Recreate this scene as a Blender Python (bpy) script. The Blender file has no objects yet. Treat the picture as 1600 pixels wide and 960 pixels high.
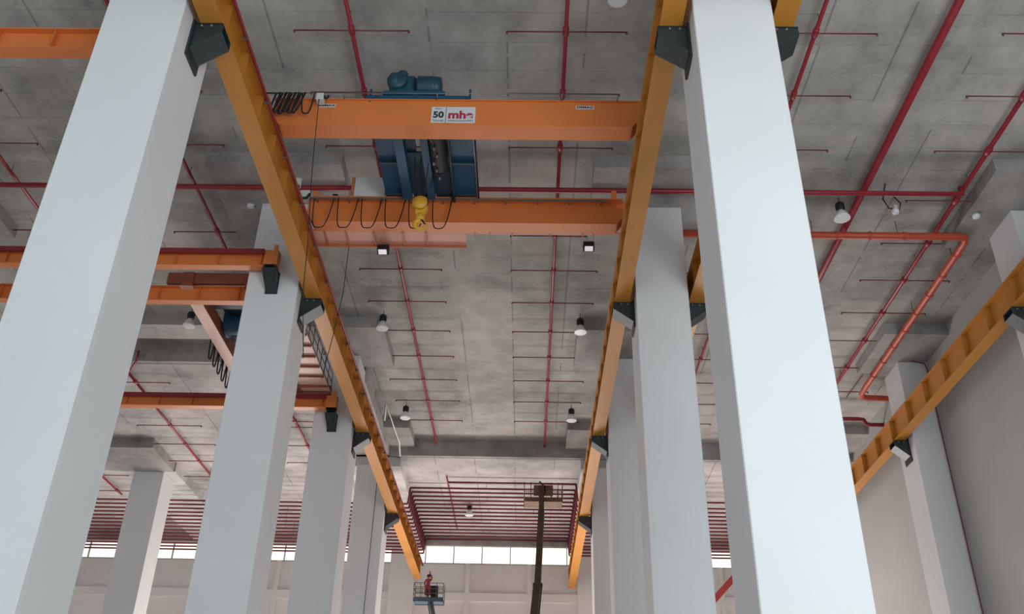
import bpy, bmesh, math, random
from mathutils import Vector, Matrix
random.seed(7)
C = bpy.context.scene
COL = C.collection
S = 22.0            # height of the slab above the camera, metres
EYE = 1.6           # camera height above the floor
FL = -EYE / S       # floor level in slab-height units

# ------------------------------------------------------------------ camera
def cam_axes():
    f = 1471.0
    y = Vector((17, 870, f)).normalized()
    z = Vector((57, -2490, f)); z -= y * z.dot(y); z.normalize()
    x = y.cross(z)
    return x, y, z, f
ax, ay, az_, FPX = cam_axes()
# camera-space (right, down, forward) basis expressed in the world
right = Vector((ax[0], ay[0], az_[0])); down = Vector((ax[1], ay[1], az_[1])); fwd = Vector((ax[2], ay[2], az_[2]))
cd = bpy.data.cameras.new('camera'); cam = bpy.data.objects.new('camera', cd); COL.objects.link(cam)
cam.matrix_world = Matrix(((right[0], -down[0], -fwd[0], 0), (right[1], -down[1], -fwd[1], 0), (right[2], -down[2], -fwd[2], EYE), (0, 0, 0, 1)))
cd.sensor_fit = 'HORIZONTAL'; cd.sensor_width = 36; cd.lens = 36 * FPX / 1600
cd.clip_end = 500
C.camera = cam

# ------------------------------------------------------------------ light
C.view_settings.view_transform = 'Standard'; C.view_settings.look = 'None'
C.view_settings.gamma = 1; C.view_settings.use_curve_mapping = False
C.view_settings.exposure = 0.0
w = bpy.data.worlds.new('sky'); C.world = w; w.use_nodes = True
bg = w.node_tree.nodes['Background']; bg.inputs[0].default_value = (0.80, 0.93, 1.0, 1); bg.inputs[1].default_value = 0.96

def area(name, loc, rot, sx, sy, power, col):
    l = bpy.data.lights.new(name, 'AREA'); l.shape = 'RECTANGLE'; l.size = sx; l.size_y = sy; l.energy = power; l.color = col
    o = bpy.data.objects.new(name, l); COL.objects.link(o); o.location = loc; o.rotation_euler = rot; return o
# daylight of the open loading doors behind the camera
area('door_daylight', (0.62 * S, -0.40 * S, 5.5), (math.radians(90), 0, 0), 14, 9, 4200, (0.88, 0.96, 1.0))
# added fill lamp low by the far wall, unseen, to brighten the ceiling
area('far_fill_light', (-0.2 * S, 3.16 * S, 4.0), (math.radians(-90), 0, 0), 48, 7.5, 11000, (1.0, 0.93, 0.90))
# ------------------------------------------------------------------ materials
def mat(name, col, rough=0.6, metal=0.0, noise=0.0, scale=1.0, bump=0.0, emit=None, es=0.0):
    m = bpy.data.materials.new(name); m.use_nodes = True
    nt = m.node_tree; n = nt.nodes; l = nt.links; b = n['Principled BSDF']
    b.inputs['Base Color'].default_value = (*col, 1); b.inputs['Roughness'].default_value = rough; b.inputs['Metallic'].default_value = metal
    if noise > 0 or bump > 0:
        g = n.new('ShaderNodeNewGeometry'); t = n.new('ShaderNodeTexNoise'); t.inputs['Scale'].default_value = scale; t.inputs['Detail'].default_value = 5
        l.new(g.outputs['Position'], t.inputs['Vector'])
        if noise > 0:
            r = n.new('ShaderNodeMapRange'); r.inputs['From Min'].default_value = .3; r.inputs['From Max'].default_value = .7
            r.inputs['To Min'].default_value = 1 - noise; r.inputs['To Max'].default_value = 1 + noise; l.new(t.outputs['Fac'], r.inputs['Value'])
            v = n.new('ShaderNodeVectorMath'); v.operation = 'SCALE'; v.inputs[0].default_value = col; l.new(r.outputs[0], v.inputs['Scale']); l.new(v.outputs[0], b.inputs['Base Color'])
        if bump > 0:
            u = n.new('ShaderNodeBump'); u.inputs['Strength'].default_value = bump; u.inputs['Distance'].default_value = .02; l.new(t.outputs['Fac'], u.inputs['Height']); l.new(u.outputs[0], b.inputs['Normal'])
    if emit:
        b.inputs['Emission Color'].default_value = (*emit, 1); b.inputs['Emission Strength'].default_value = es
    return m

def concrete(name, col, lines=True, streak=1.0, plane='xy'):
    """board-marked raw concrete: plywood joints, blotches, damp streaks"""
    m = bpy.data.materials.new(name); m.use_nodes = True
    nt = m.node_tree; n = nt.nodes; l = nt.links; b = n['Principled BSDF']; b.inputs['Roughness'].default_value = .85
    g = n.new('ShaderNodeNewGeometry'); sep = n.new('ShaderNodeSeparateXYZ'); l.new(g.outputs['Position'], sep.inputs[0])
    def M(op, a, c=None, d=None, clamp=False):
        x = n.new('ShaderNodeMath'); x.operation = op; x.use_clamp = clamp
        for i, v in enumerate((a, c, d)):
            if v is None: continue
            if isinstance(v, (int, float)): x.inputs[i].default_value = v
            else: l.new(v, x.inputs[i])
        return x.outputs[0]
    def N(scale, detail=4, vec=None, rough=.6):
        t = n.new('ShaderNodeTexNoise'); t.inputs['Scale'].default_value = scale; t.inputs['Detail'].default_value = detail; t.inputs['Roughness'].default_value = rough
        l.new(vec or g.outputs['Position'], t.inputs['Vector']); return t.outputs['Fac']
    mp = n.new('ShaderNodeMapping'); mp.inputs['Scale'].default_value = (1, .25, 1); l.new(g.outputs['Position'], mp.inputs['Vector'])
    big = N(.16, 5); mid = N(.9, 5); fine = N(5, 3); st = N(.9, 4, mp.outputs[0])
    v = M('MULTIPLY_ADD', M('SUBTRACT', big, .5), 1.9, 1.0)
    v = M('ADD', v, M('MULTIPLY', M('SUBTRACT', mid, .5), .75))
    v = M('ADD', v, M('MULTIPLY', M('SUBTRACT', fine, .5), .35))
    v = M('ADD', v, M('MULTIPLY', M('SUBTRACT', st, .5), .5 * streak))
    pt_ = n.new('ShaderNodeMapRange'); pt_.inputs['From Min'].default_value = .60; pt_.inputs['From Max'].default_value = .70; pt_.inputs['To Min'].default_value = 1; pt_.inputs['To Max'].default_value = .74
    l.new(N(.55, 6, None, .7), pt_.inputs['Value']); v = M('MULTIPLY', v, pt_.outputs[0])
    if lines:
        def joint(s, off, per, w_):
            f = M('FRACT', M('DIVIDE', M('ADD', s, off), per)); d = M('MULTIPLY', M('ABSOLUTE', M('SUBTRACT', f, .5)), per)   # 0.5*per at the joint
            return M('GREATER_THAN', d, per / 2 - w_)
        jx = joint(sep.outputs[0], 100 * 2.42 + .79, 2.42, .035)
        jy = joint(sep.outputs[1], 100 * 1.21 + .75, 1.21, .022)
        nm1 = M('GREATER_THAN', N(.35, 3), .47); nm2 = M('GREATER_THAN', N(.5, 2, mp.outputs[0]), .5)
        j = M('MAXIMUM', M('MULTIPLY', jx, M('MULTIPLY_ADD', nm1, .75, .08)), M('MULTIPLY', jy, M('MULTIPLY_ADD', nm2, .38, .06)))
        v = M('MULTIPLY', v, M('SUBTRACT', 1.0, M('MULTIPLY', j, .42)))
        # each plywood sheet leaves its own tone
        cx = M('FLOOR', M('DIVIDE', M('ADD', sep.outputs[0], 100 * 2.42 + .79 - 1.21 + 1.21), 2.42)); cy = M('FLOOR', M('DIVIDE', M('ADD', sep.outputs[1], 100 * 1.21 + .75), 1.21))
        cb = n.new('ShaderNodeCombineXYZ'); l.new(cx, cb.inputs[0]); l.new(cy, cb.inputs[1])
        wn = n.new('ShaderNodeTexWhiteNoise'); l.new(cb.outputs[0], wn.inputs['Vector'])
        v = M('MULTIPLY', v, M('MULTIPLY_ADD', wn.outputs['Value'], .10, .95))
    sc = n.new('ShaderNodeVectorMath'); sc.operation = 'SCALE'; sc.inputs[0].default_value = col; l.new(v, sc.inputs['Scale']); l.new(sc.outputs[0], b.inputs['Base Color'])
    return m

M = {
 'slab': concrete('raw_concrete_ceiling', (.42, .405, .38)),
 'slab2': concrete('pale_concrete_soffit', (.47, .445, .43), streak=.3),
 'soffit': concrete('pale_beam_soffit', (.60, .59, .57), lines=False, streak=.2),
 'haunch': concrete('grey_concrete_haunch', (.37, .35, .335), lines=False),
 'floor': mat('floor_screed', (.62, .60, .58), .8, noise=.15, scale=.5),
 'white': mat('white_paint', (.74, .745, .75), .75, noise=.03, scale=.35, bump=.05),
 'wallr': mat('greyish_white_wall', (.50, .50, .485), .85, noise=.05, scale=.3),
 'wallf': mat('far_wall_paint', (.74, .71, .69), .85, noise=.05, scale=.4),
 'yel': mat('amber_runway_paint', (.56, .225, .03), .42, noise=.06, scale=.6),
 'yeld': mat('amber_stiffener_paint', (.50, .20, .03), .5),
 'ora': mat('orange_crane_paint', (.72, .205, .05), .42, noise=.05, scale=.6),
 'orab': mat('rust_orange_paint', (.50, .15, .06), .5, noise=.05, scale=.6),
 'brn': mat('rust_brown_paint', (.30, .095, .055), .5, noise=.05, scale=.6),
 'pinkl': mat('pale_salmon_paint', (.80, .50, .42), .45, noise=.08, scale=1),
 'redbank': mat('header_dark_red', (.17, .014, .03), .4),
 'pink': mat('salmon_primer', (.72, .34, .25), .6, noise=.06, scale=1),
 'dark': mat('bracket_dark_paint', (.020, .034, .038), .38, noise=.2, scale=2),
 'edge': mat('bracket_plate_edge', (.16, .20, .21), .5),
 'blue': mat('trolley_blue', (.006, .070, .14), .55, noise=.15, scale=1.5),
 'blued': mat('trolley_dark_blue', (.010, .045, .075), .55, noise=.2, scale=2),
 'mot': mat('motor_teal', (.012, .06, .085), .45, noise=.3, scale=5),
 'red': mat('sprinkler_red', (.30, .018, .035), .40, noise=.12, scale=2),
 'redthin': mat('branch_pipe_dark_red', (.16, .035, .04), .5),
 'redo': mat('hydrant_orange_red', (.52, .075, .035), .45, noise=.1, scale=2),
 'cond': mat('conductor_bar_red', (.24, .02, .03), .45),
 'blk': mat('black_rubber', (.010, .010, .012), .6),
 'stl': mat('grey_steel', (.22, .22, .22), .45, .6),
 'hook': mat('hook_yellow', (.66, .35, .03), .5, noise=.1, scale=4),
 'lampw': mat('lamp_reflector_white', (.80, .82, .83), .25),
 'lens': mat('floodlight_glass', (.8, .8, .8), .3, emit=(.95, .97, 1), es=.42),
 'cab': mat('cabinet_white', (.62, .64, .62), .6),
 'pane': mat('bright_window_pane', (.9, .9, .85), .4, emit=(1.0, .965, .86), es=1.08),
 'mull': mat('window_mullion', (.30, .29, .26), .6),
 'lift': mat('lift_brown_grime', (.075, .045, .032), .7, noise=.3, scale=4),
 'lifty': mat('lift_dull_tan', (.17, .095, .055), .7, noise=.2, scale=4),
 'liftb': mat('lift_slate_blue', (.06, .09, .12), .5, noise=.15, scale=4),
 'rail': mat('rail_grey', (.12, .11, .10), .6),
 'cover': mat('coverall_red', (.32, .03, .03), .8),
 'skin': mat('skin', (.25, .12, .08), .6), 'hair': mat('hard_hat_dark', (.05, .03, .03), .5), 'refl': mat('reflective_band', (.8, .8, .78), .5),
 'signw': mat('sign_white', (.66, .66, .68), .5), 'signk': mat('sign_black', (.02, .02, .025), .5), 'signr': mat('sign_crimson', (.42, .02, .06), .5), 'signg': mat('sign_grey_print', (.28, .24, .26), .6),
 'brace': mat('brace_red', (.50, .05, .05), .5),
}

# ------------------------------------------------------------------ mesh helpers (slab-height units in, metres out)
def V(p): return Vector((p[0] * S, p[1] * S, p[2] * S + EYE))
class MB:
    def __init__(s): s.bm = bmesh.new()
    def box(s, x0, x1, y0, y1, z0, z1, bev=0.0):
        a = [s.bm.verts.new(V(p)) for p in ((x0,y0,z0),(x1,y0,z0),(x1,y1,z0),(x0,y1,z0),(x0,y0,z1),(x1,y0,z1),(x1,y1,z1),(x0,y1,z1))]
        fs = [s.bm.faces.new([a[i] for i in q]) for q in ((0,3,2,1),(4,5,6,7),(0,1,5,4),(1,2,6,5),(2,3,7,6),(3,0,4,7))]
        if bev > 0:
            es = set(e for f in fs for e in f.edges)
            bmesh.ops.bevel(s.bm, geom=list(es), offset=bev, segments=1, affect='EDGES')
        return s
    def prism(s, poly, axis, a0, a1):
        """poly in the two other axes (order x,y,z minus axis); extruded a0..a1 along axis"""
        def P(u, v, a): return {'x': (a, u, v), 'y': (u, a, v), 'z': (u, v, a)}[axis]
        A = [s.bm.verts.new(V(P(u, v, a0))) for u, v in poly]; B = [s.bm.verts.new(V(P(u, v, a1))) for u, v in poly]
        n = len(poly)
        s.bm.faces.new(A); s.bm.faces.new(B[::-1])
        for i in range(n): s.bm.faces.new((A[i], B[i], B[(i+1) % n], A[(i+1) % n]))
        return s
    def tube(s, pts, r, seg=10, r2=None):
        """r in metres; pts in units"""
        P = [V(p) for p in pts]; rings = []
        for i, p in enumerate(P):
            if i == 0: d = P[1] - P[0]
            elif i == len(P) - 1: d = P[-1] - P[-2]
            else: d = (P[i+1] - P[i]).normalized() + (P[i] - P[i-1]).normalized()
            d.normalize(); u = d.orthogonal().normalized() if i == 0 else (u - d * u.dot(d)).normalized()
            v = d.cross(u); rr = r if r2 is None else r + (r2 - r) * i / (len(P) - 1)
            rings.append([s.bm.verts.new(p + (u * math.cos(t) + v * math.sin(t)) * rr) for t in [2 * math.pi * k / seg for k in range(seg)]])
        for a, b in zip(rings, rings[1:]):
            for k in range(seg): 
                f = s.bm.faces.new((a[k], a[(k+1) % seg], b[(k+1) % seg], b[k])); f.smooth = True
        s.bm.faces.new(rings[0][::-1]); s.bm.faces.new(rings[-1]); return s
    def lathe(s, c, prof, seg=20, axis='z'):
        """c in units, prof [(radius m, offset m)] along axis"""
        o = V(c); rings = []
        for r, h in prof:
            ring = []
            for k in range(seg):
                t = 2 * math.pi * k / seg; a, b = r * math.cos(t), r * math.sin(t)
                ring.append(s.bm.verts.new(o + Vector({'z': (a, b, h), 'x': (h, a, b), 'y': (a, h, b)}[axis])))
            rings.append(ring)
        for a, b in zip(rings, rings[1:]):
            for k in range(seg):
                f = s.bm.faces.new((a[k], a[(k+1) % seg], b[(k+1) % seg], b[k])); f.smooth = True
        s.bm.faces.new(rings[0][::-1]); s.bm.faces.new(rings[-1]); return s
    def beam(s, p, q, w, h):
        """rectangular bar between two points, w x h metres"""
        P, Q = V(p), V(q); d = (Q - P).normalized(); u = d.cross(Vector((0, 0, 1)))
        if u.length < .01: u = Vector((1, 0, 0))
        u.normalize(); v = u.cross(d)
        a = [s.bm.verts.new(P + u * i * w / 2 + v * j * h / 2) for i, j in ((-1,-1),(1,-1),(1,1),(-1,1))]
        b = [s.bm.verts.new(Q + u * i * w / 2 + v * j * h / 2) for i, j in ((-1,-1),(1,-1),(1,1),(-1,1))]
        s.bm.faces.new(a[::-1]); s.bm.faces.new(b)
        for k in range(4): s.bm.faces.new((a[k], a[(k+1) % 4], b[(k+1) % 4], b[k]))
        return s
    def build(s, name, m, parent=None, label=None):
        bmesh.ops.recalc_face_normals(s.bm, faces=s.bm.faces)
        if parent is not None: org = world_loc[parent.name]
        else:
            xs = [v.co for v in s.bm.verts]
            org = Vector(((min(v.x for v in xs) + max(v.x for v in xs)) / 2, (min(v.y for v in xs) + max(v.y for v in xs)) / 2, min(v.z for v in xs)))
        for v in s.bm.verts: v.co -= org
        me = bpy.data.meshes.new(name); s.bm.to_mesh(me); s.bm.free(); me.materials.append(M[m] if isinstance(m, str) else m)
        o = bpy.data.objects.new(name, me); COL.objects.link(o)
        if parent is not None: o.parent = parent
        else: o.location = org
        world_loc[o.name] = org.copy()
        if label: o['label'] = label
        return o
world_loc = {}
def thing(name, label, cat, p, group=None):
    o = bpy.data.objects.new(name, None); COL.objects.link(o); o.location = V(p); o.empty_display_size = .3
    world_loc[o.name] = V(p); return tag(o, label, cat, group)
def tag(o, label, cat, group=None):
    o['label'] = label; o['category'] = cat
    if group: o['group'] = group
    return o
def struct(o): o['kind'] = 'structure'; return o

# ------------------------------------------------------------------ the room
# grid of columns: row centres in x, column lines in y (front face)
CW = .0425
ROWX = {'far_left': -1.062, 'left': -.4215, 'right': .215, 'wall': .86}
LINEY = [.712, 1.306, 1.87, 2.42]
struct(MB().box(-1.8, .95, -.25, 3.3, FL - .02, FL).build('floor', 'floor'))
struct(MB().box(-1.8, .95, -.25, 3.3, 1.0, 1.03).build('ceiling', 'slab'))
struct(MB().box(-.505, .884, 2.43, 3.25, .954, 1.0).build('ceiling', 'slab2'))
struct(MB().box(-1.78, -.505, 1.883, 3.25, .954, 1.0).build('ceiling', 'slab2'))
struct(MB().box(-.505, -.379, 1.956, 2.4295, .954, .9998).build('ceiling', 'slab2'))
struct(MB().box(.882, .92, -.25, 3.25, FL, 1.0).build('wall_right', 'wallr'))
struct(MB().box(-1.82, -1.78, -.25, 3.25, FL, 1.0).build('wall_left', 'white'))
# darker front faces of the two level changes (raw downstand beams)
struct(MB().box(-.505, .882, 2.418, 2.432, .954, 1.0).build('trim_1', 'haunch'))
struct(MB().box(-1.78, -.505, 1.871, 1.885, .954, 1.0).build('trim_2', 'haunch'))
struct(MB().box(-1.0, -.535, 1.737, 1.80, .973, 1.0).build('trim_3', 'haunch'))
# drop panels round the column heads
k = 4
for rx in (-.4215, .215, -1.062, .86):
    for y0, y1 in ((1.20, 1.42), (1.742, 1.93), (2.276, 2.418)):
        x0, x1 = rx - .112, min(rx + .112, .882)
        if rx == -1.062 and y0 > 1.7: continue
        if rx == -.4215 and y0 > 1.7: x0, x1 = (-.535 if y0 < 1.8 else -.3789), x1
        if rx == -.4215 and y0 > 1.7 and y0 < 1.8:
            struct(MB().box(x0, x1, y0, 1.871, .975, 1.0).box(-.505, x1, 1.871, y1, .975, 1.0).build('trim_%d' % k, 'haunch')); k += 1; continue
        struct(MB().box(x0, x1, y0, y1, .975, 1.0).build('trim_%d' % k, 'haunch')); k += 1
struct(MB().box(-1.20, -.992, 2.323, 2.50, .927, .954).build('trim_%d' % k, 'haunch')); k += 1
for rx in (-1.062, -.4215, .215):
    y0 = 2.50 if rx < -1 else 2.4325
    struct(MB().box(rx - .07, rx + .073, y0, 3.22, .927, .954).build('trim_%d' % k, 'soffit')); k += 1
struct(MB().box(-1.75, .882, 3.15, 3.165, .922, .954).build('trim_%d' % k, 'haunch')); k += 1

# far wall: below and above the clerestory band, ledge and ribs
wf = MB(); wf.box(-1.78, .882, 3.23, 3.30, FL, .8805); wf.box(-1.78, .882, 3.23, 3.30, .957, 1.0)
wf.box(-1.75, .882, 3.222, 3.23, .755, .7825); wf.box(-1.75, .882, 3.222, 3.23, .44, .47)
for x in (-1.55, -1.335, -.85, -.655, -.2, .01, .48, .66): wf.box(x - .008, x + .008, 3.222, 3.23, .47, .755).box(x - .008, x + .008, 3.222, 3.23, .7825, .8805)
struct(wf.build('wall_far', 'wallf'))
pf = MB()
for rx in (-1.062, -.4215, .215): pf.box(rx - CW, rx + CW, 3.205, 3.23, FL, .954)
struct(pf.build('trim_%d' % k, 'wallf')); k += 1
for i, (a, b) in enumerate(((-1.75, -1.1045), (-1.0195, -.464), (-.379, .1725), (.2575, .882))):
    fr = MB(); off = -.3485
    fr.box(a, b, 3.228, 3.236, .8805, .8835)
    n0 = math.ceil((a - off) / .0975)
    xs = []
    x = off + n0 * .0975
    while x < b:
        xs.append(x); fr.box(x - .0016, x + .0016, 3.228, 3.236, .8835, .957); x += .0975
    fo = struct(fr.build('window_%d' % (i + 1), 'mull'))
    cuts = [a] + xs + [b]
    pn = MB().box(a, b, 3.237, 3.240, .8805, .957); pn.build('glass', 'pane', fo)

# columns
side = {'left': 'left', 'right': 'right', 'far_left': 'far left', 'wall': 'right wall'}
names = {
 ('left', 0): 'huge white square column nearest on the left, slanting across the frame',
 ('left', 1): 'white square column second in the left row, green bracket on its front face',
 ('left', 2): 'white square column third in the left row, below the ribbed orange walkway',
 ('left', 3): 'white square column fourth and farthest of the left row, thin dark line down it',
 ('right', 0): 'huge bright white square column nearest on the right',
 ('right', 1): 'white square column second in the right row, beside the nearest right one',
 ('right', 2): 'white square column third in the right row, mostly hidden by the second',
 ('right', 3): 'white square column farthest in the right row, a narrow sliver',
 ('far_left', 3): 'grey shaded column of the outer left row, seen between the two nearest left columns',
 ('wall', 1): 'white pilaster on the right wall at the right edge of the picture',
 ('wall', 2): 'white pilaster on the right wall with a thin dark red pipe in its corner'}
for r, rx in ROWX.items():
    for i, y in enumerate(LINEY):
        if (r, i) not in names: continue
        top = 1.0 if i < 1 else .975
        if i == 3: top = .927
        if r == 'far_left': top = .927; y = 2.50
        o = MB()
        if r == 'wall': o.box(.818, .882, y, y + .085, FL, .975)
        else: o.box(rx - CW, rx + CW, y, y + .085, FL, top, bev=.02)
        tag(o.build('column', 'white'), names[(r, i)], 'column')
        if r in ('left', 'right') and i == 3:
            pass
# thin dark cable running down the fourth left column
tag(MB().tube([(-.405, 2.4185, .9), (-.408, 2.4185, .3), (-.412, 2.4185, FL)], .018, 6).build('wall_cable', 'rail'), 'thin dark cable running down the face of the farthest left column', 'cable')

# ------------------------------------------------------------------ crane runways
ZB, ZT = .80, .85
def runway(cx, y0, y1, label, inner, hw=.0125, bar=True, z0=ZB, z1=ZT, stiff=.075):
    """I-beam along y; inner=+1 when the bay with the conductor bar lies at +x"""
    t = thing('runway_beam', label, 'crane beam', (cx, (y0 + y1) / 2, z0))
    ft = .0018
    b = MB(); b.box(cx - hw, cx + hw, y0, y1, z0, z0 + ft)
    b.box(cx - hw, cx + hw, y0, y1, z1 - ft, z1); b.box(cx - .0011, cx + .0011, y0, y1, z0 + ft, z1 - ft)
    b.build('girder', 'yel', t)
    y = y0 + .03
    n = 0
    while y < y1 and n < 90:
        MB().box(cx - hw * .92, cx + hw * .92, y, y + .0014, z0 + ft, z1 - ft).build('stiffener', 'yeld', t); y += stiff; n += 1
    MB().box(cx - .0016, cx + .0016, y0, y1, z1, z1 + .0035).build('rail', 'stl', t)
    if bar:
        xb = cx + inner * (hw + .0035)
        MB().tube([(xb, y0, z1 - .006), (xb, y1, z1 - .006)], .045, 8).build('conductor_bar', 'cond', t)
        y = y0 + .02
        cl = 0
        while y < y1 and cl < 95:
            MB().box(min(xb, cx + inner * hw * .9), max(xb, cx + inner * hw * .9) + .0015 * (inner > 0), y, y + .0018, z1 - .0095, z1 - .0035).build('bar_clamp', 'rail', t); y += .11; cl += 1
    return t
runway(-.358, -.1, 3.12, 'long amber crane runway beam along the left row of columns', 1)
runway(.1525, -.1, 3.21, 'long amber crane runway beam along the inner side of the right columns', -1, bar=False)
runway(.2745, -.1, 3.21, 'amber runway beam on the outer side of the right columns, seen in slivers', 1)
runway(.800, .9, 2.9, 'amber runway beam with close stiffeners along the right wall', -1, bar=False, hw=.0115, stiff=.098)

def bracket(x_face, dirx, yc, label, z=ZB, reach=.034, dep=.036, hw=.015):
    """welded corbel on a column side face; dirx = direction it sticks out"""
    x_face += dirx * .0006
    t = thing('corbel_bracket', label, 'bracket', (x_face, yc, z - dep - .012), 'dark corbel brackets under the crane beams')
    x1 = x_face + dirx * reach
    for yy in (yc - hw, yc + hw - .0015):
        MB().prism([(x_face, z - .0012), (x1, z - .0012), (x1, z - .011), (x_face, z - dep)], 'y', yy, yy + .0015).build('side_plate', 'dark', t)
    MB().box(min(x_face, x1), max(x_face, x1), yc - hw - .001, yc + hw + .001, z - .0012, z).build('top_plate', 'dark', t)
    MB().prism([(x1, z - .011), (x_face, z - dep), (x_face, z - dep - .0015), (x1, z - .0125)], 'y', yc - hw, yc + hw).build('sloping_plate', 'dark', t)
    MB().box(min(x_face, x_face + dirx * .0022), max(x_face, x_face + dirx * .0022), yc - hw - .003, yc + hw + .003, z - dep - .012, z + .004).build('back_plate', 'dark', t)
    for dx in (.010, .021): MB().lathe((x_face + dirx * dx, yc - hw - .0003, z - .004), [(.001, -.03), (.035, -.03), (.035, .02)], 8, 'y').build('bolt_head', 'stl', t)
ordn = ['nearest', 'second', 'third', 'fourth']
for i, y in enumerate(LINEY):
    yc = y + CW
    bracket(-.379, 1, yc, 'dark green bracket on the %s column of the left row, under the long amber beam' % ordn[i], reach=.0335)
    bracket(.1725, -1, yc, 'dark green bracket on the inner side of the %s column of the right row' % ordn[i])
    if i < 2: bracket(.2575, 1, yc, 'dark green bracket on the outer side of the %s right column' % ordn[i])
    if i in (1, 2): bracket(.818, -1, yc, 'dark green bracket on the %s pilaster of the right wall' % ('nearer' if i == 1 else 'farther'), reach=.030)

def cross_runway(x0, x1, y0, y1, z0, z1, label, bar=True, endc=True):
    t = thing('runway_beam', label, 'crane beam', ((x0 + x1) / 2, (y0 + y1) / 2, z0)); ft = .0016; ym = (y0 + y1) / 2
    b = MB(); b.box(x0, x1, y0, y1, z0, z0 + ft); b.box(x0, x1, y0, y1, z1 - ft, z1); b.box(x0, x1, ym - .001, ym + .001, z0 + ft, z1 - ft)
    b.build('girder', 'ora', t)
    x = x0 + .02
    while x < x1:
        MB().box(x, x + .0012, y0 + .001, ym - .001, z0 + ft, z1 - ft).build('stiffener', 'ora', t); x += .07
    if endc:
        MB().box(x1 - .022, x1, y0 - .001, y1 + .001, z0, z1 + .001).build('end_block', 'ora', t)
        MB().box(x1 - .009, x1 - .003, y0 + .001, y0 + .006, z1 + .001, z1 + .013).build('end_stop', 'ora', t)
    MB().box(x0, x1 - .024 if endc else x1, ym - .0012, ym + .0012, z1, z1 + .003).build('rail', 'stl', t)
    if bar: MB().box(x0, x1 - .022 if endc else x1, y0 - .005, y0 - .002, z1 - .008, z1 + .001).build('conductor_bar', 'cond', t); 
    return t
cross_runway(-1.02, -.4265, .806, .824, .830, .863, 'short orange beam crossing at the top left, behind the nearest left column', endc=False, bar=False)
cross_runway(-1.02, -.412, 1.278, 1.293, .828, .857, 'orange crossbeam with a red bar ending on the front of the second left column')
cross_runway(-1.02, -.4265, 1.400, 1.415, .8334, .8636, 'orange crossbeam just behind the second left column', endc=False, bar=False)
cross_runway(-1.02, -.409, 1.825, 1.842, .8257, .8526, 'orange crossbeam ending on the front of the third left column')
def bracket_front(xc, yf, z, w, label):
    t = thing('corbel_bracket', label, 'bracket', (xc, yf, z - .034), 'dark corbel brackets under the crane beams')
    for s in (-1, 1):
        MB().prism([(yf, z - .001), (yf - .032, z - .001), (yf - .032, z - .007), (yf, z - .034)], 'x', xc + s * w * .64 - .0007, xc + s * w * .64 + .0007).build('side_plate', 'dark', t)
    # sloping front sheet, wide on top
    bm = MB(); A = [(xc - w, yf - .032, z - .006), (xc + w, yf - .032, z - .006), (xc + w * .68, yf, z - .036), (xc - w * .68, yf, z - .036)]
    a = [bm.bm.verts.new(V(p)) for p in A]; b = [bm.bm.verts.new(V((p[0], p[1] + .0012, p[2] + .0012))) for p in A]
    bm.bm.faces.new(a); bm.bm.faces.new(b[::-1])
    for q in range(4): bm.bm.faces.new((a[q], b[q], b[(q+1) % 4], a[(q+1) % 4]))
    bm.build('front_plate', 'dark', t)
    MB().box(xc - w * .8, xc + w * .8, yf - .033, yf, z - .001, z).build('top_plate', 'dark', t)
    MB().box(xc - w * .8, xc + w * .8, yf - .002, yf, z - .037, z + .003).build('back_plate', 'dark', t)
bracket_front(-.4215, 1.3054, .8277, .0125, 'dark bracket on the front face of the second left column')
bracket_front(-.4215, 1.8694, .8254, .0125, 'dark bracket on the front face of the third left column')

# ------------------------------------------------------------------ the 50 tonne bridge crane
G1F, G1B, G1Z0, G1Z1 = .9725, .9985, .860, .903
G2F, G2B, G2Z0, G2Z1 = 1.206, 1.230, .8665, .906
cr = thing('bridge_crane', 'orange double-girder bridge crane spanning between the two long runway beams', 'crane', (-.103, 1.1, .8535))
def girder_mesh(yf, yb, z0, z1):
    m = MB(); x0, x1 = -.345, .140
    m.prism([(x0 - .01, z1), (x0 - .01, z0 + .018), (x0, z0), (x1 - .004, z0), (x1 + .010, z0 + .018), (x1 + .010, z1)], 'y', yf, yb)
    m.box(x0 - .01, x1 + .01, yf - .003, yb + .003, z1, z1 + .0015); m.box(x0 + .001, x1 - .006, yf - .0012, yb + .0012, z0 - .0012, z0)
    return m
g1 = girder_mesh(G1F, G1B, G1Z0, G1Z1).build('girder', 'ora', cr)
g2 = girder_mesh(G2F, G2B, G2Z0, G2Z1); g2.box(-.345, .145, G2F - .012, G2F, G2Z1 - .0012, G2Z1 + .0012)
g2 = g2.build('girder', 'ora', cr)
for cx, sg in ((-.358, 1), (.1525, -1)):
    e = MB(); e.box(cx - .005, cx + .005, .935, 1.275, .8625, .880, bev=.01); e.build('end_carriage', 'orab', cr)
    for yy in (.95, 1.255):
        MB().lathe((cx, yy, .861), [(.02, -.12), (.165, -.12), (.165, -.08), (.13, -.08), (.13, .08), (.165, .08), (.165, .12), (.02, .12)], 20, 'x').build('wheel', 'stl', cr)
# girder-top rails
for yy in (.985, 1.218): MB().box(-.34, .135, yy - .0012, yy + .0012, .9045 if yy < 1 else .9075, .908 if yy < 1 else .9085).build('rail', 'stl', cr)
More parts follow.
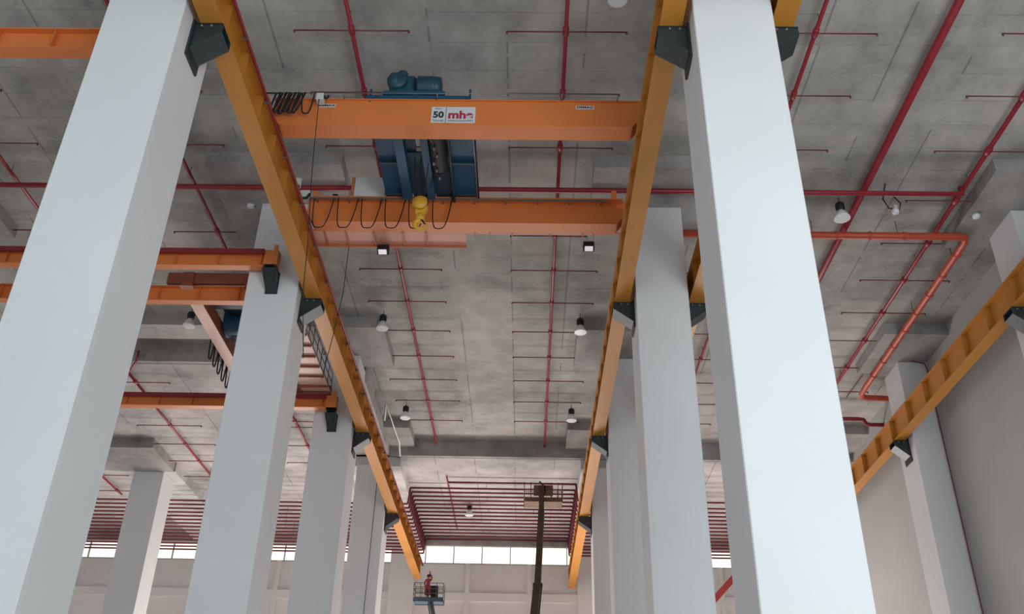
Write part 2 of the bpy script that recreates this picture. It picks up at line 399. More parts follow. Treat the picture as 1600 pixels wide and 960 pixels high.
# walkway hung behind the far girder
wk = MB(); wk.box(-.352, -.104, 1.2312, 1.270, .8665, .868); wko = wk.build('walkway', 'pink', cr, label='salmon-coloured walkway plates')
for x in (-.33, -.296, -.252, -.205, -.168): MB().box(x, x + .0016, 1.2312, 1.270, .8635, .8664).build('walkway_rib', 'orab', wko)
MB().box(-.352, -.104, 1.2705, 1.272, .862, .873).build('toe_board', 'orab', wko)
MB().box(-.104, .142, 1.2312, 1.238, .8665, .868).build('ledge', 'pink', cr)
for x in (-.09, -.066, -.03, .03, .083, .1): MB().box(x, x + .0015, 1.2312, 1.246, .8645, .8664).build('ledge_bracket', 'orab', cr)
# festoon track of the far girder and its hanging loops
tr = MB().box(-.35, .12, 1.190, 1.1925, .899, .9015); 
for x in [-.34 + .05 * i for i in range(10)]: tr.box(x, x + .002, 1.190, 1.2055, .9015, .903)
tro = tr.build('festoon_track', 'stl', cr)
def loop(x0, x1, y, zt, drop, name='festoon_cable', parent=None, r=.021, n=14, skew=0.0):
    P = []
    for i in range(n + 1):
        t = i / n; u = 2 * t - 1
        x = x0 + (x1 - x0) * (t + skew * (1 - u * u)) if True else 0
        # U shape: steep legs
        xx = x0 + (x1 - x0) * (.5 + .5 * math.copysign(abs(u) ** .55, u)) + (x1 - x0) * skew * (1 - u * u)
        P.append((xx, y, zt - drop * (1 - abs(u) ** 2.2)))
    return MB().tube(P, r, 6).build(name, 'blk', parent)
ray_y = 1.189
sx = [(490, 521), (528, 559), (565, 596), (602, 633), (639, 668), (676, 706)]
def xat(px, py, Y):
    d = right * (px - 800) + down * (py - 480) + fwd * FPX
    return d.x * Y / d.y, d.z * Y / d.y
for a, b in sx:
    x0, z0 = xat(a, 319, ray_y); x1, _ = xat(b, 319, ray_y)
    loop(x0, x1, ray_y, .899, .057, parent=cr, skew=-.10)
    for xx in (x0, x1): MB().box(xx - .002, xx + .002, ray_y - .002, ray_y + .003, .8965, .9).build('cable_carrier', 'rail', cr)
# rope rail in front of the near girder with its bunched cable
yb = .962
rl = MB().tube([(-.37, yb, .907), (.118, yb, .9085)], .016, 6)
for x in (-.258, -.13, .041, .118): rl.tube([(x, yb, .9075), (x - .001, G1F - .0025, .9035)], .02, 6)
rl.build('cable_rail', 'stl', cr)
for i in range(6):
    x, _ = xat(431 + 7.2 * i, 150, yb); x2, _ = xat(441 + 7.2 * i, 150, yb)
    loop(x, x2, yb - .002 * (i % 2), .906, .0345 + .001 * (i % 3), parent=cr, r=.032, skew=-.9)
x, _ = xat(472, 150, yb); x2, _ = xat(491, 150, yb); loop(x, x2, yb, .906, .036, parent=cr, r=.026)
x, _ = xat(414, 148, yb); x2, _ = xat(436, 148, yb); MB().tube([(x, yb, .9065), (x2, yb, .906)], .03, 6).build('festoon_cable', 'blk', cr)
xa, za = xat(494, 158, yb); xb_, zb = xat(507, 148, yb)
MB().box(xa, xb_, yb - .004, yb + .008, za, zb, bev=.01).build('junction_box', 'cab', cr, label='small white junction box on the near girder')
loop(xb_, xb_ + .006, yb, zb - .002, .004, parent=cr, r=.04)
# pendant cables
def cable(pts, r, label, pre=()):
    P = list(pre)
    for px, py, Y in pts:
        X, Z = xat(px, py, Y); P.append((X, Y, Z))
    return tag(MB().tube(P, r, 6).build('hanging_cable', 'blk', None), label, 'cable', 'thin cables hanging from the bridge crane')
cable([(498, 158, .957), (495, 190, .957), (490, 240, 1.0), (486, 288, 1.05), (481, 380, 1.08), (473, 460, 1.10), (474, 560, 1.11)], .014, 'thin black cable hanging from the white junction box at the left end of the crane', pre=[((xa + xb_) / 2, yb - .003, za + .001)])
cable([(546, 380, 1.274), (536, 458, 1.274), (519, 530, 1.274), (511, 560, 1.274), (503, 592, 1.274)], .014, 'thin black cord hanging at a slant under the walkway of the far girder', pre=[(xat(546, 380, 1.274)[0], 1.2725, .868)])
# white boxes and posts at the left end of the far girder
def pbox(px0, py0, px1, py1, Y, d, name, m, parent, label=None):
    X0, Z1 = xat(px0, py0, Y); X1, _ = xat(px1, py0, Y); _, Z0 = xat(px0, py1, Y)
    return MB().box(X0, X1, Y, Y + d, Z0, Z1, bev=.008).build(name, m, parent, label)
cbx = pbox(556, 277, 604, 311, 1.207, .02, 'control_cabinet', 'cab', cr, 'white electrical cabinet standing on the far girder')
pbox(551, 277, 555.5, 311, 1.207, .018, 'cabinet_frame', 'orab', cr)
pbox(463, 278, 471, 291, 1.20, .006, 'junction_box', 'cab', cr)
pbox(469, 297, 486, 311, 1.207, .01, 'junction_box', 'cab', cr)
pbox(490, 298, 497, 311, 1.210, .006, 'post', 'ora', cr); pbox(955, 298, 963, 312, 1.210, .006, 'post', 'ora', cr)
P = [xat(*q, 1.199) for q in ((466, 290), (466, 302), (472, 310), (480, 309), (484, 303))]
MB().tube([(a, 1.199, b) for a, b in P], .05, 8).build('cable_loop', 'blk', cr)
pbox(971, 353, 976, 366, 1.207, .012, 'buffer', 'blk', cr)
for px in (580, 735): pbox(px - 1.6, 139, px + 1.6, 159, .972, .003, 'post', 'blued', cr)
pbox(520, 303, 528, 309, 1.215, .006, 'buffer', 'blk', cr)

# text on the near girder
def text_mesh(body, name, m, parent, cx, cz, w, h, y, bold=0.0):
    cu = bpy.data.curves.new('t', 'FONT'); cu.body = body; cu.align_x = 'CENTER'; cu.align_y = 'CENTER'; cu.extrude = .5 * .01; cu.offset = bold
    to = bpy.data.objects.new('t', cu); COL.objects.link(to); bpy.context.view_layer.update()
    me = bpy.data.meshes.new_from_object(to.evaluated_get(bpy.context.evaluated_depsgraph_get())); bpy.data.objects.remove(to)
    xs = [v.co.x for v in me.vertices]; ys = [v.co.y for v in me.vertices]
    sx_, sy_ = w * S / (max(xs) - min(xs)), h * S / (max(ys) - min(ys)); mx, my = (max(xs) + min(xs)) / 2, (max(ys) + min(ys)) / 2
    org = world_loc[parent.name]; c = V((cx, y, cz))
    for v in me.vertices: v.co = Vector((c.x + (v.co.x - mx) * sx_, c.y - v.co.z - .004, c.z + (v.co.y - my) * sy_)) - org
    me.materials.append(M[m]); o = bpy.data.objects.new(name, me); COL.objects.link(o); o.parent = parent; world_loc[o.name] = org; return o
yf = G1F - .0006
def plate(x0, x1, z0, z1, name='sign', m='signw', parent=g1, y=None, label=None):
    y = y or G1F; return MB().box(x0, x1, y - .0008, y - .0001, z0, z1).build(name, m, parent, label)
sx0, sx1, sz0, sz1 = -.1373, -.0771, .8640, .8925
sg = plate(sx0, sx1, sz0, sz1, label='white sign reading 50 tonnes with a crimson logo')
def tx(u, v): return sx0 + (sx1 - sx0) * u, sz0 + (sz1 - sz0) * v
def T(body, u, v, wu, hv, m, bold=0.0):
    x, z = tx(u, v); text_mesh(body, 'sign', m, g1, x, z, wu * (sx1 - sx0), hv * (sz1 - sz0), G1F - .0009, bold)
T('50', .165, .50, .24, .40, 'signk', .03); T('SWL', .165, .88, .14, .09, 'signg'); T('TONNES', .16, .12, .25, .11, 'signg')
T('mhe', .67, .50, .56, .50, 'signr', .035); T('MATERIALS HANDLING EXPERTS', .67, .12, .58, .09, 'signg')
x, _ = tx(.335, 0); plate(x - .0004, x + .0004, sz0, sz1, m='signg', y=G1F - .0009)
for x0, x1 in ((-.2945, -.270), (.0600, .085)):
    plate(x0, x1, .8905, .8965); text_mesh('DEMAG', 'sign', 'signk', g1, (x0 + x1) / 2, .8935, .022, .0036, G1F - .0009, .02)

# ------------------------------------------------------------------ hoist trolley
tt = thing('hoist_trolley', 'blue hoist trolley riding on top of the bridge crane girders', 'hoist', (-.157, 1.1, .9065))
TX0, TX1, TY0, TY1, TZ = -.2295, -.0850, .970, 1.236, .9085
def ux(u): return TX0 + (TX1 - TX0) * u
fr = MB()
MB().box(ux(0), ux(1), TY0, TY0 + .012, TZ - .002, TZ + .0035, bev=.01).build('end_beam', 'blue', tt)
MB().box(ux(0), ux(1), TY1 - .012, TY1, TZ - .003, TZ + .012, bev=.01).build('end_beam', 'blue', tt)
for a, b in ((.20, .30), (.47, .55)):
    MB().box(ux(a), ux(b), 1.003, 1.187, TZ - .0115, TZ + .006, bev=.01).build('main_beam', 'blue', tt)
MB().box(ux(0), ux(.20), TY0 + .012, TY1 - .012, TZ - .001, TZ + .003).build('deck_panel', 'blue', tt)
MB().box(ux(.75), ux(1), TY0 + .012, TY1 - .012, TZ - .001, TZ + .003).build('deck_panel', 'blue', tt)
MB().box(ux(.30), ux(.47), 1.09, TY1 - .012, TZ + .001, TZ + .004).build('deck_panel', 'blued', tt)
MB().box(ux(.55), ux(.75), 1.0, TY1 - .012, TZ + .001, TZ + .004).build('deck_panel', 'blued', tt)
MB().box(ux(.30), ux(.40), TY0 + .012, 1.09, TZ + .004, TZ + .01).build('deck_panel', 'blued', tt)
for y in (1.022, 1.105, 1.18): 
    MB().box(ux(.0), ux(.2), y, y + .004, TZ - .006, TZ - .001).build('cross_rib', 'blued', tt); MB().box(ux(.75), ux(1), y, y + .004, TZ - .006, TZ - .001).build('cross_rib', 'blued', tt)
MB().box(ux(.745), ux(.76), TY0 + .012, 1.2, TZ - .007, TZ).build('cross_rib', 'blued', tt)
MB().lathe((ux(.645), 1.03, TZ - .013), [(.02, -.5), (.30, -.5), (.30, -.48), (.25, -.46)] + [(.25 + .02 * (i % 2), -.44 + i * .05) for i in range(42)] + [(.25, 1.70), (.30, 1.72), (.30, 1.75), (.02, 1.75)], 24, 'y').build('rope_drum', 'blk', tt)
for i in range(6): MB().lathe((ux(.60 + .02 * (i % 3)), 1.03 + .017 * i, TZ - .026), [(.01, -.08), (.03 + .012 * (i % 2), -.06), (.05, 0), (.02, .1)], 8).build('gear_fitting', 'stl', tt)
for a in (0.02, .93):
    for yy in (.985, 1.218): MB().lathe((ux(a) + .002, yy, .9145), [(.02, -.09), (.12, -.09), (.12, .09), (.02, .09)], 18, 'x').build('wheel', 'blk', tt)
# motor and gearbox standing above the near girder
MB().box(ux(.15), ux(.75), .972, 1.0, TZ + .008, TZ + .014, bev=.01).build('motor_base', 'blue', tt)
def mx_(px, py, Y=.985): return xat(px, py, Y)
a0, z0 = mx_(650, 152); a1, z1 = mx_(692, 124); zc, rr = .5 * (z0 + z1), (z1 - z0) * S * .5
prof = [(.05, 0), (rr * .8, 0), (rr * .8, .04)]; L = (a1 - a0) * S
for i in range(14): prof += [(rr, .05 + i * (L - .3) / 14), (rr * .93, .05 + (i + .5) * (L - .3) / 14)]
prof += [(rr * .96, L - .22), (rr * .9, L - .03), (rr * .6, L), (.05, L)]
MB().lathe((a0, .985, zc), prof, 24, 'x').build('motor', 'mot', tt)
b0, zt = mx_(611, 118); b1, zb2 = mx_(650, 152)
gb = MB(); gb.box(b0 + .006, b1, .976, .996, zb2, zt - .004, bev=.12)
gb.lathe((b0, .985, .5 * (zt + zb2) + .001), [(.05, 0), (.34, .02), (.40, .06), (.40, .28), (.3, .34), (.05, .36)], 20, 'x')
gb.lathe((b0 + .012, .975, .5 * (zt + zb2)), [(.02, -.12), (.26, -.12), (.32, -.06), (.32, .1)], 18, 'y')
gb.lathe((b0 + .018, .98, zt - .006), [(.16, -.1), (.16, .1), (.1, .14), (.02, .15)], 14)
gb.build('gearbox', 'mot', tt)
MB().tube([(ux(1.015), .975, TZ), (ux(1.02), 1.1, TZ - .004), (ux(1.02), 1.2, TZ - .004)], .03, 6).build('power_cable', 'blk', tt)
MB().box(ux(1.0), ux(1.008), TY0 + .02, TY1 - .03, TZ - .004, TZ + .006).build('edge_plate', 'stl', tt)
X, Z = xat(708, 308, 1.188); 
MB().tube([(X, 1.186, TZ), (X, 1.186, Z), (X + .001, 1.186, Z - .008), (X + .004, 1.186, Z - .010)], .055, 8).build('tow_arm', 'blk', tt)

# hook block on its ropes
HY = 1.10; hx, hz = xat(656, 337, HY)
_, ztop = xat(656, 312, HY); _, zbot = xat(656, 363, HY); H = (ztop - zbot) * S
hb = thing('hook_block', 'yellow crane hook block hanging under the blue trolley', 'hook', (hx, HY, zbot))
cz = ztop - .0105
for dy in (-.07, .07): MB().lathe((hx - .0005, HY, cz), [(.02, dy * 2.4 - .035), (.24, dy * 2.4 - .035), (.24, dy * 2.4 + .035), (.02, dy * 2.4 + .035)], 26, 'y').build('sheave', 'hook', hb)
MB().prism([(hx - .0085, cz + .004), (hx + .0085, cz + .004), (hx + .0105, cz - .006), (hx + .006, cz - .019), (hx - .005, cz - .019), (hx - .0075, cz - .008)], 'y', HY - .004, HY + .004).build('cheek_plate', 'hook', hb)
MB().lathe((hx + .001, HY, cz - .0225), [(.06, -.12), (.13, -.12), (.15, 0), (.12, .12), (.06, .14)], 16).build('swivel', 'hook', hb)
hp = []
hc = (hx + .002, cz - .034); R = .0078
for i in range(17):
    t = math.radians(105 - i * 18.0) if False else math.radians(100 + i * 16.5); hp.append((hc[0] + R * math.cos(t), HY, hc[1] + R * math.sin(t) * 1.0))
hkm = MB(); hkm.tube([(hx + .001, HY, cz - .022)] + hp[:1], .085, 12); hkm.tube(hp, .10, 12, r2=.045); hkm.build('hook', 'hook', hb)
MB().tube([(hc[0] + .001, HY - .003, hc[1] + .007), (hc[0] + .0065, HY - .003, hc[1] - .001)], .03, 6).build('safety_latch', 'blk', hb)
for dx in (-.0095, -.0035, .004, .010):
    MB().tube([(hx + dx, HY, cz), (hx + dx * 1.6, HY, TZ + .004)], .014, 6).build('wire_rope', 'blk', hb)

# two floodlights slung below the far girder
def flood(px, py, label):
    Y = 1.265; X, Z = xat(px, py, Y); t = thing('floodlight', label, 'light', (X, Y, Z - .006), 'floodlights slung under the bridge crane')
    MB().prism([(Y - .002, Z + .012), (Y + .010, Z + .012), (Y + .010, Z), (Y + .004, Z - .004), (Y - .006, Z + .001)], 'x', X - .0088, X + .0088).build('housing', 'blk', t)
    m = MB(); A = [(X - .0066, Y - .0052, Z + .0002), (X + .0066, Y - .0052, Z + .0002), (X + .0066, Y + .0025, Z - .0038), (X - .0066, Y + .0025, Z - .0038)]
    a = [m.bm.verts.new(V(p)) for p in A]; b = [m.bm.verts.new(V((p[0], p[1] - .0004, p[2] - .0006))) for p in A]; m.bm.faces.new(a); m.bm.faces.new(b[::-1])
    for q in range(4): m.bm.faces.new((a[q], b[q], b[(q+1) % 4], a[(q+1) % 4]))
    m.build('lens', 'lens', t, 'bright white glass')
    for s in (-1, 1): MB().box(X + s * .0098 - .0005, X + s * .0098 + .0005, Y + .003, Y + .006, Z + .004, .8665).build('yoke_arm', 'orab', t)
flood(598, 393, 'small square floodlight below the left half of the crane'); flood(920, 388, 'small square floodlight below the right half of the crane')

# ------------------------------------------------------------------ smaller crane in the left bay
c2 = thing('bridge_crane', 'rust-brown bridge crane parked in the left bay behind the second left column', 'crane', (-.52, 1.62, .86))
MB().box(-.612, -.592, 1.395, 1.85, .8600, .889, bev=.01).build('girder', 'brn', c2)
MB().box(-.6135, -.5905, 1.395, 1.85, .8585, .8600).build('bottom_flange', 'pinkl', c2, 'pale salmon bottom flange')
MB().box(-.500, -.485, 1.395, 1.85, .8600, .887, bev=.01).build('girder', 'brn', c2)
wk2 = MB().box(-.485, -.424, 1.42, 1.82, .8615, .863).build('walkway', 'pinkl', c2, 'pale salmon walkway floor')
y = 1.43
while y < 1.82: MB().box(-.485, -.424, y, y + .004, .857, .8614).build('walkway_rib', 'brn', wk2); y += .045
rl = MB()
for z in (.863, .882, .902): rl.tube([(-.423, 1.42, z + .001), (-.423, 1.82, z + .001)], .02, 6)
y = 1.42
while y < 1.83: rl.tube([(-.423, y, .863), (-.423, y, .904)], .02, 6); y += .04
rl.build('handrail', 'rail', wk2)
MB().box(-.64, -.425, 1.399, 1.416, .868, .890, bev=.01).build('end_carriage', 'brn', c2)
MB().box(-.64, -.425, 1.826, 1.842, .857, .878, bev=.01).build('end_carriage', 'brn', c2)
MB().tube([(-.498, 1.80, .862), (-.497, 1.842, .845), (-.497, 1.845, .83)], .06, 8).build('conduit', 'pinkl', c2)
for i in range(6):
    y0 = 1.60 + i * .032
    P = [(-.618 - .0008 * i, y0 + .024 * (.5 + .5 * math.copysign(abs(u) ** .6, u)), .872 - .044 * (1 - abs(u) ** 2)) for u in [k_ / 5 - 1 for k_ in range(11)]]
    MB().tube(P, .035, 6).build('festoon_cable', 'blk', c2)
MB().box(-.617, -.6145, 1.42, 1.82, .872, .8745).build('festoon_track', 'stl', c2)
MB().tube([(-.6155, 1.5, .873), (-.611, 1.5, .873)], .02, 6).build('track_arm', 'stl', c2)
t2 = thing('hoist_trolley', 'dark blue hoist on the rust-brown crane of the left bay', 'hoist', (-.55, 1.6, .889))
MB().box(-.612, -.49, 1.50, 1.525, .889, .901, bev=.01).build('end_beam', 'blued', t2); MB().box(-.612, -.49, 1.63, 1.655, .889, .901, bev=.01).build('end_beam', 'blued', t2)
MB().lathe((-.586, 1.585, .892), [(.05, 0), (.62, 0), (.62, .1), (.5, .12), (.5, 1.5), (.62, 1.52), (.62, 1.6), (.05, 1.6)], 24, 'x').build('rope_drum', 'blue', t2)
MB().box(-.56, -.505, 1.46, 1.497, .882, .91, bev=.02).build('hoist_motor', 'blk', t2)
MB().box(-.585, -.515, 1.525, 1.63, .900, .906).build('deck_panel', 'blued', t2)

# ------------------------------------------------------------------ sprinkler pipework
def sprinkler(X, Z, y0, y1, ys, label, d=.13, half=(.083, .083), zc=1.0, mname='red', offs=()):
    t = thing('sprinkler_pipe', label, 'pipe', (X, (y0 + y1) / 2, Z))
    MB().tube([(X, y0, Z), (X, y1, Z)], d / 2, 12).build('main_pipe', mname, t)
    for i, y in enumerate(ys):
        hl, hr = half
        if i < len(offs) and offs[i]: hl, hr = offs[i]
        b = MB(); zz = Z - .004 + .0025
        b.tube([(X - hl, y, zz), (X + hr, y, zz)], .026, 6)
        for ex in (X - hl, X, X + hr):
            if ex != X: b.tube([(ex, y, zz), (ex, y, zz - .0035)], .035, 6)
        b.build('branch_pipe', 'redthin', t)
        MB().lathe((X, y, Z), [(d * .55, -.16), (d * .75, -.14), (d * .75, .14), (d * .55, .16)], 12, 'y').build('coupling', mname, t)
    y = y0 + .06
    while y < y1:
        MB().tube([(X, y, Z), (X, y, zc + .0002)], .012, 5).build('hanger_rod', 'rail', t); y += .24
    return t
YS = [.81, .934, 1.057, 1.181]; YS2 = [1.43, 1.548, 1.671, 1.795, 1.915, 2.037, 2.157, 2.279]
sc = .985
def sc_(l): return [y * sc for y in l]
sprinkler(-.2495, sc, .6, 2.40, sc_(YS + YS2), 'long dark red sprinkler pipe on the ceiling of the middle bay, the left one', half=(.079, .079))
sprinkler(.0455, sc, .6, 2.42, sc_(YS + YS2), 'long dark red sprinkler pipe on the ceiling of the middle bay, the right one', half=(.081, .083))
sprinkler(.386, sc, .6, 2.40, sc_(YS + [1.408] + YS2[1:]), 'thin dark red sprinkler pipe just right of the nearest right column', half=(.083, .083))
sprinkler(.722, sc, .7, 2.40, sc_([.932, 1.055, 1.181, 1.312] + [1.442, 1.569, 1.696, 1.817, 1.947, 2.073]), 'dark red sprinkler pipe nearest the right wall', d=.17, half=(.084, .086))
tag(MB().tube([(.558, .6, .984), (.558, 1.55, .984), (.558, 2.4, .984)], .13, 14).build('main_pipe', 'red'), 'thickest dark red pipe running lengthwise over the right bay', 'pipe')
sprinkler(-.572, sc, .7, 1.50, sc_([.81, .934, 1.057, 1.181, 1.428]), 'dark red sprinkler pipe in the left bay next to the left column row', half=(.079, .079))
sprinkler(-.875, sc, .7, 1.72, sc_([.934, 1.057, 1.181, 1.428, 1.56]), 'dark red sprinkler pipe in the outer part of the left bay', half=(.08, .08))
zl = .942
sprinkler(-.909, zl, 1.90, 2.62, [y * zl for y in (2.074, 2.20, 2.339, 2.470, 2.60, 2.731)], 'red sprinkler pipe on the lowered ceiling of the left bay', half=(.084, .08), zc=.954)
sprinkler(-.583, zl, 1.98, 2.62, [y * zl for y in (2.30, 2.339, 2.47, 2.60)], 'red sprinkler pipe on the lowered ceiling just left of the third left column', half=(.08, .08), zc=.954)
sprinkler(-1.232, zl, 2.3, 2.74, [y * zl for y in (2.60, 2.731, 2.87)], 'short red sprinkler pipe beyond the grey outer left column', half=(.08, .1), zc=.954)
sprinkler(-.231, .949, 2.56, 3.06, [], 'thin red sprinkler pipe crossing under the bank of parallel pipes', d=.075, zc=.954)
tag(MB().tube([(-.876, 1.862, .975), (-.876, 1.862, .950), (-.905, 1.90, .942)], .05, 8).build('drop_pipe', 'red'), 'short red pipe dropping over the edge of the lowered ceiling on the left', 'pipe')
# cross main
tag(MB().tube([(-1.05, 1.258, .972), (-.2, 1.258, .972), (.4, 1.258, .972), (.716, 1.258, .972), (.7165, 1.258, .985)], .10, 14).build('cross_pipe', 'red'), 'straight dark red pipe crossing the whole ceiling behind the trolley', 'pipe')
for x in (): pass
# orange-red hydrant main
zo = .968
pts = [(.27, 1.375, zo), (.755, 1.375, zo), (.768, 1.378, zo), (.773, 1.39, zo), (.778, 1.70, zo), (.782, 1.98, zo), (.784, 2.02, zo), (.790, 2.035, zo), (.80, 2.040, zo), (.860, 2.045, zo), (.882, 2.046, zo)]
ho = thing('hydrant_pipe', 'wide orange-red pipe turning a corner below the ceiling of the right bay', 'pipe', (.6, 1.6, zo))
MB().tube(pts, .145, 14).build('main_pipe', 'redo', ho)
for i in range(8): MB().lathe((.30 + i * .06, 1.375, zo), [(.15, -.05), (.175, -.04), (.175, .04), (.15, .05)], 14, 'x').build('coupling', 'redo', ho)
for i in range(8): MB().lathe((.7745 + i * .0009, 1.43 + i * .07, zo), [(.15, -.05), (.175, -.04), (.175, .04), (.15, .05)], 14, 'y').build('coupling', 'redo', ho)
for y in (1.45, 1.65): MB().tube([(.775, y, zo), (.775, y, .9999)], .015, 5).build('hanger_rod', 'rail', ho)
for x in (.35, .5, .65): MB().tube([(x, 1.375, zo), (x, 1.375, .9999)], .015, 5).build('hanger_rod', 'rail', ho)
P = [(.62, 2.20, .975)]
for q in ((1340, 655), (1349, 656), (1353, 662), (1358, 664), (1365, 664)):
    d = right * (q[0] - 800) + down * (q[1] - 480) + fwd * FPX; zz = .965 if q[0] < 1352 else .955
    P.append((d.x / d.z * zz, d.y / d.z * zz, zz))
P[0] = (P[1][0] - .2, P[1][1], .965); P[-1] = (.882, P[-2][1], .955)
tag(MB().tube(P, .11, 12).build('stub_pipe', 'red'), 'short dark red pipe with an elbow meeting the right wall', 'pipe')
tag(MB().tube([(.776, 2.10, .995), (.776, 1.862, .992), (.874, 1.862, .968), (.8765, 1.862, .955), (.8765, 1.862, FL)], .030, 8).build('riser_pipe', 'redthin'), 'thin dark red pipe running down the corner of the right wall pilaster', 'pipe')
# pale conduit stepping down near the fourth left column
P = []
for px, py, zz in ((601, 657, .972), (604, 632, .971), (624, 693, .970), (625, 713, .948)):
    d = right * (px - 800) + down * (py - 480) + fwd * FPX; P.append((d.x / d.z * zz, d.y / d.z * zz, zz))
P = [(P[0][0], P[0][1], .9999)] + P
tag(MB().tube(P, .055, 8).build('conduit', 'lampw'), 'pale bent conduit on the ceiling beside the third left column', 'pipe')

# the bank of parallel pipes below the far ceiling
ysb = [2.588] + [2.640 + .036 * i for i in range(15)]
for i, y in enumerate(ysb):
    z1, z2 = .941, .892
    xl = -.3425; xr = .1395
    if i == 0:
        pts = [(-.228, y, z1), (xr, y, z1), (xr + .004, y, z2), (.86, y, z2)]
    else:
        pts = [(-1.72, y, z2), (-1.0, y, z2), (xl - .004, y, z2), (xl, y, z1), (xr, y, z1), (xr + .004, y, z2), (.86, y, z2)]
    wh = 'nearest' if i == 0 else ('farthest' if i == 15 else 'number %d counted from the near side' % (i + 1))
    m = MB()
    for a, b in zip(pts, pts[1:]): m.tube([a, b], .062, 8)
    o = m.build('sprinkler_header', 'redbank')
    ords = ('', 'second', 'third', 'fourth', 'fifth', 'sixth', 'seventh', 'eighth', 'ninth', 'tenth', 'eleventh', 'twelfth', 'thirteenth', 'fourteenth', 'fifteenth')
    lb = 'shortest dark red pipe, nearest of the bank under the far ceiling' if i == 0 else ('dark red pipe farthest in the far bank, just above the windows' if i == 15 else '%s dark red pipe from the near side of the far ceiling bank' % ords[i])
    tag(o, lb, 'pipe', 'parallel red pipes under the far ceiling')
    if i % 3 == 1:
        for x in (-.75, -.12, .02, .5):
            zz = .892 if x in (-.75, .5) else .941
            MB().tube([(x, y, zz + .0025), (x, y, .9541)], .015, 5).build('hanger_rod', 'rail', o)

# ------------------------------------------------------------------ pendant lamps
def highbay(px, py, zz, label, zc=1.0, r=.28):
    d = right * (px - 800) + down * (py - 480) + fwd * FPX; X, Y = d.x / d.z * zz, d.y / d.z * zz
    t = thing('pendant_lamp', label, 'lamp', (X, Y, zz), 'pendant lamps on the ceiling')
    MB().tube([(X, Y, zz + .02), (X, Y, zc)], .018, 6).build('rod', 'rail', t)
    MB().lathe((X, Y, zz), [(.02, .38), (.13, .38), (.17, .44), (.17, .66), (.12, .72), (.02, .72)], 16).build('ballast', 'blk', t)
    MB().lathe((X, Y, zz), [(r, 0), (r * .98, .06), (r * .75, .2), (.12, .36), (.10, .38), (.08, .38), (.10, .34), (r * .68, .18), (r * .93, .05)], 24).build('reflector', 'lampw', t)
highbay(597, 514, .955, 'pendant lamp with a white reflector left of the middle bay, near the third left column')
highbay(907, 520, .955, 'pendant lamp with a white reflector near the third right column')
highbay(633, 654, .955, 'pendant lamp near the far end of the middle bay, beside the pale conduit')
highbay(893, 658, .955, 'pendant lamp near the far end of the middle bay, beside the right runway beam')
highbay(733, 806, .915, 'small pendant lamp in front of the far bank of red pipes', zc=.954)
highbay(1316, 342, .955, 'pendant lamp by the thick red pipe right of the nearest right column', r=.30)
highbay(295, 510, .945, 'pendant lamp in the left bay left of the rust-brown crane')
highbay(207, 1, .955, 'pendant lamp cut by the top edge near the left'); highbay(965, 0, .955, 'pendant lamp cut by the top edge of the middle bay')
def junct(px, py, label, zz=.975, flip=1):
    d = right * (px - 800) + down * (py - 480) + fwd * FPX; X, Y = d.x / d.z * zz, d.y / d.z * zz
    t = thing('ceiling_fitting', label, 'fitting', (X, Y, zz - .006), 'small unfinished ceiling fittings with dangling wires')
    MB().lathe((X, Y, zz), [(.03, -.12), (.13, -.10), (.15, .02), (.08, .12), (.03, .14)], 12).build('lamp_holder', 'lampw', t)
    MB().box(X - .003, X + .003, Y - .006, Y - .001, zz + .004, zz + .009).build('box', 'cab', t)
    MB().tube([(X - .028 * flip, Y - .045, .9985), (X - .026 * flip, Y - .02, .985), (X - .012 * flip, Y - .004, zz + .003), (X, Y, zz + .004), (X + .008 * flip, Y + .004, zz), (X + .006 * flip, Y - .012, zz + .008), (X, Y - .008, .9985)], .028, 6).build('wire', 'blk', t)
junct(1399, 330, 'white ceiling fitting with a tangle of wires right of the pendant lamp'); junct(1525, 337, 'small white ceiling fitting near the right wall', flip=-1)
junct(392, 321, 'small white ceiling fitting with loose wires left of the left runway beam')

# ------------------------------------------------------------------ boom lifts
def pt(px, py, Y):
    X, Z = xat(px, py, Y); return (X, Y, Z)
# brown lift in the middle of the hall
Y0 = 2.46; bl = thing('boom_lift', 'brown boom lift reaching up to the far bank of red pipes', 'lift', (.03, 2.0, FL))
xl, zb = xat(819, 784, Y0); xr, _ = xat(879, 784, Y0)
Y1 = Y0 + .052; zf = zb
MB().box(xl, xr, Y0, Y1, zf, zf + .0035).build('basket_floor', 'lifty', bl)
tb = MB()
for a in ((xl, xr, Y0 - .0008, Y0), (xl, xr, Y1, Y1 + .0008), (xl, xl + .0008, Y0, Y1), (xr - .0008, xr, Y0, Y1)): tb.box(*a, zf, zf + .011)
tb.build('toe_board', 'lifty', bl)
rr_ = MB(); zt_ = zf + .052
for z in (zf + .028, zt_):
    rr_.tube([(xl, Y0, z), (xr, Y0, z), (xr, Y1, z), (xl, Y1, z), (xl, Y0, z)], .022, 6)
for x in (xl, xl + .018, xr - .03, xr - .012, xr):
    for yy in (Y0, Y1): rr_.tube([(x, yy, zf), (x, yy, zt_ + .003)], .022, 6)
rr_.build('guard_rail', 'lifty', bl)
a, _ = xat(834, 765, Y0); b, _ = xat(864, 765, Y0)
MB().box(a, b, Y0 - .0015, Y0 - .001, zf + .016, zf + .046).build('control_panel', 'lifty', bl)
top = pt(846, 760, Y0 - .006); mid = pt(846, 800, Y0 - .012); low = pt(840, 916, 2.36); bot = pt(834, 975, 2.32)
base = (bot[0] + .002, 2.20, FL + .09)
MB().tube([pt(843, 753, Y0 - .004), pt(847, 757, Y0 - .006), pt(852, 762, Y0 - .005), pt(850, 775, Y0 - .006)], .05, 8).build('rotator_hose', 'blk', bl)
MB().beam(top, mid, .30, .26).build('jib', 'lift', bl); MB().beam(mid, low, .34, .32).build('inner_boom', 'lift', bl)
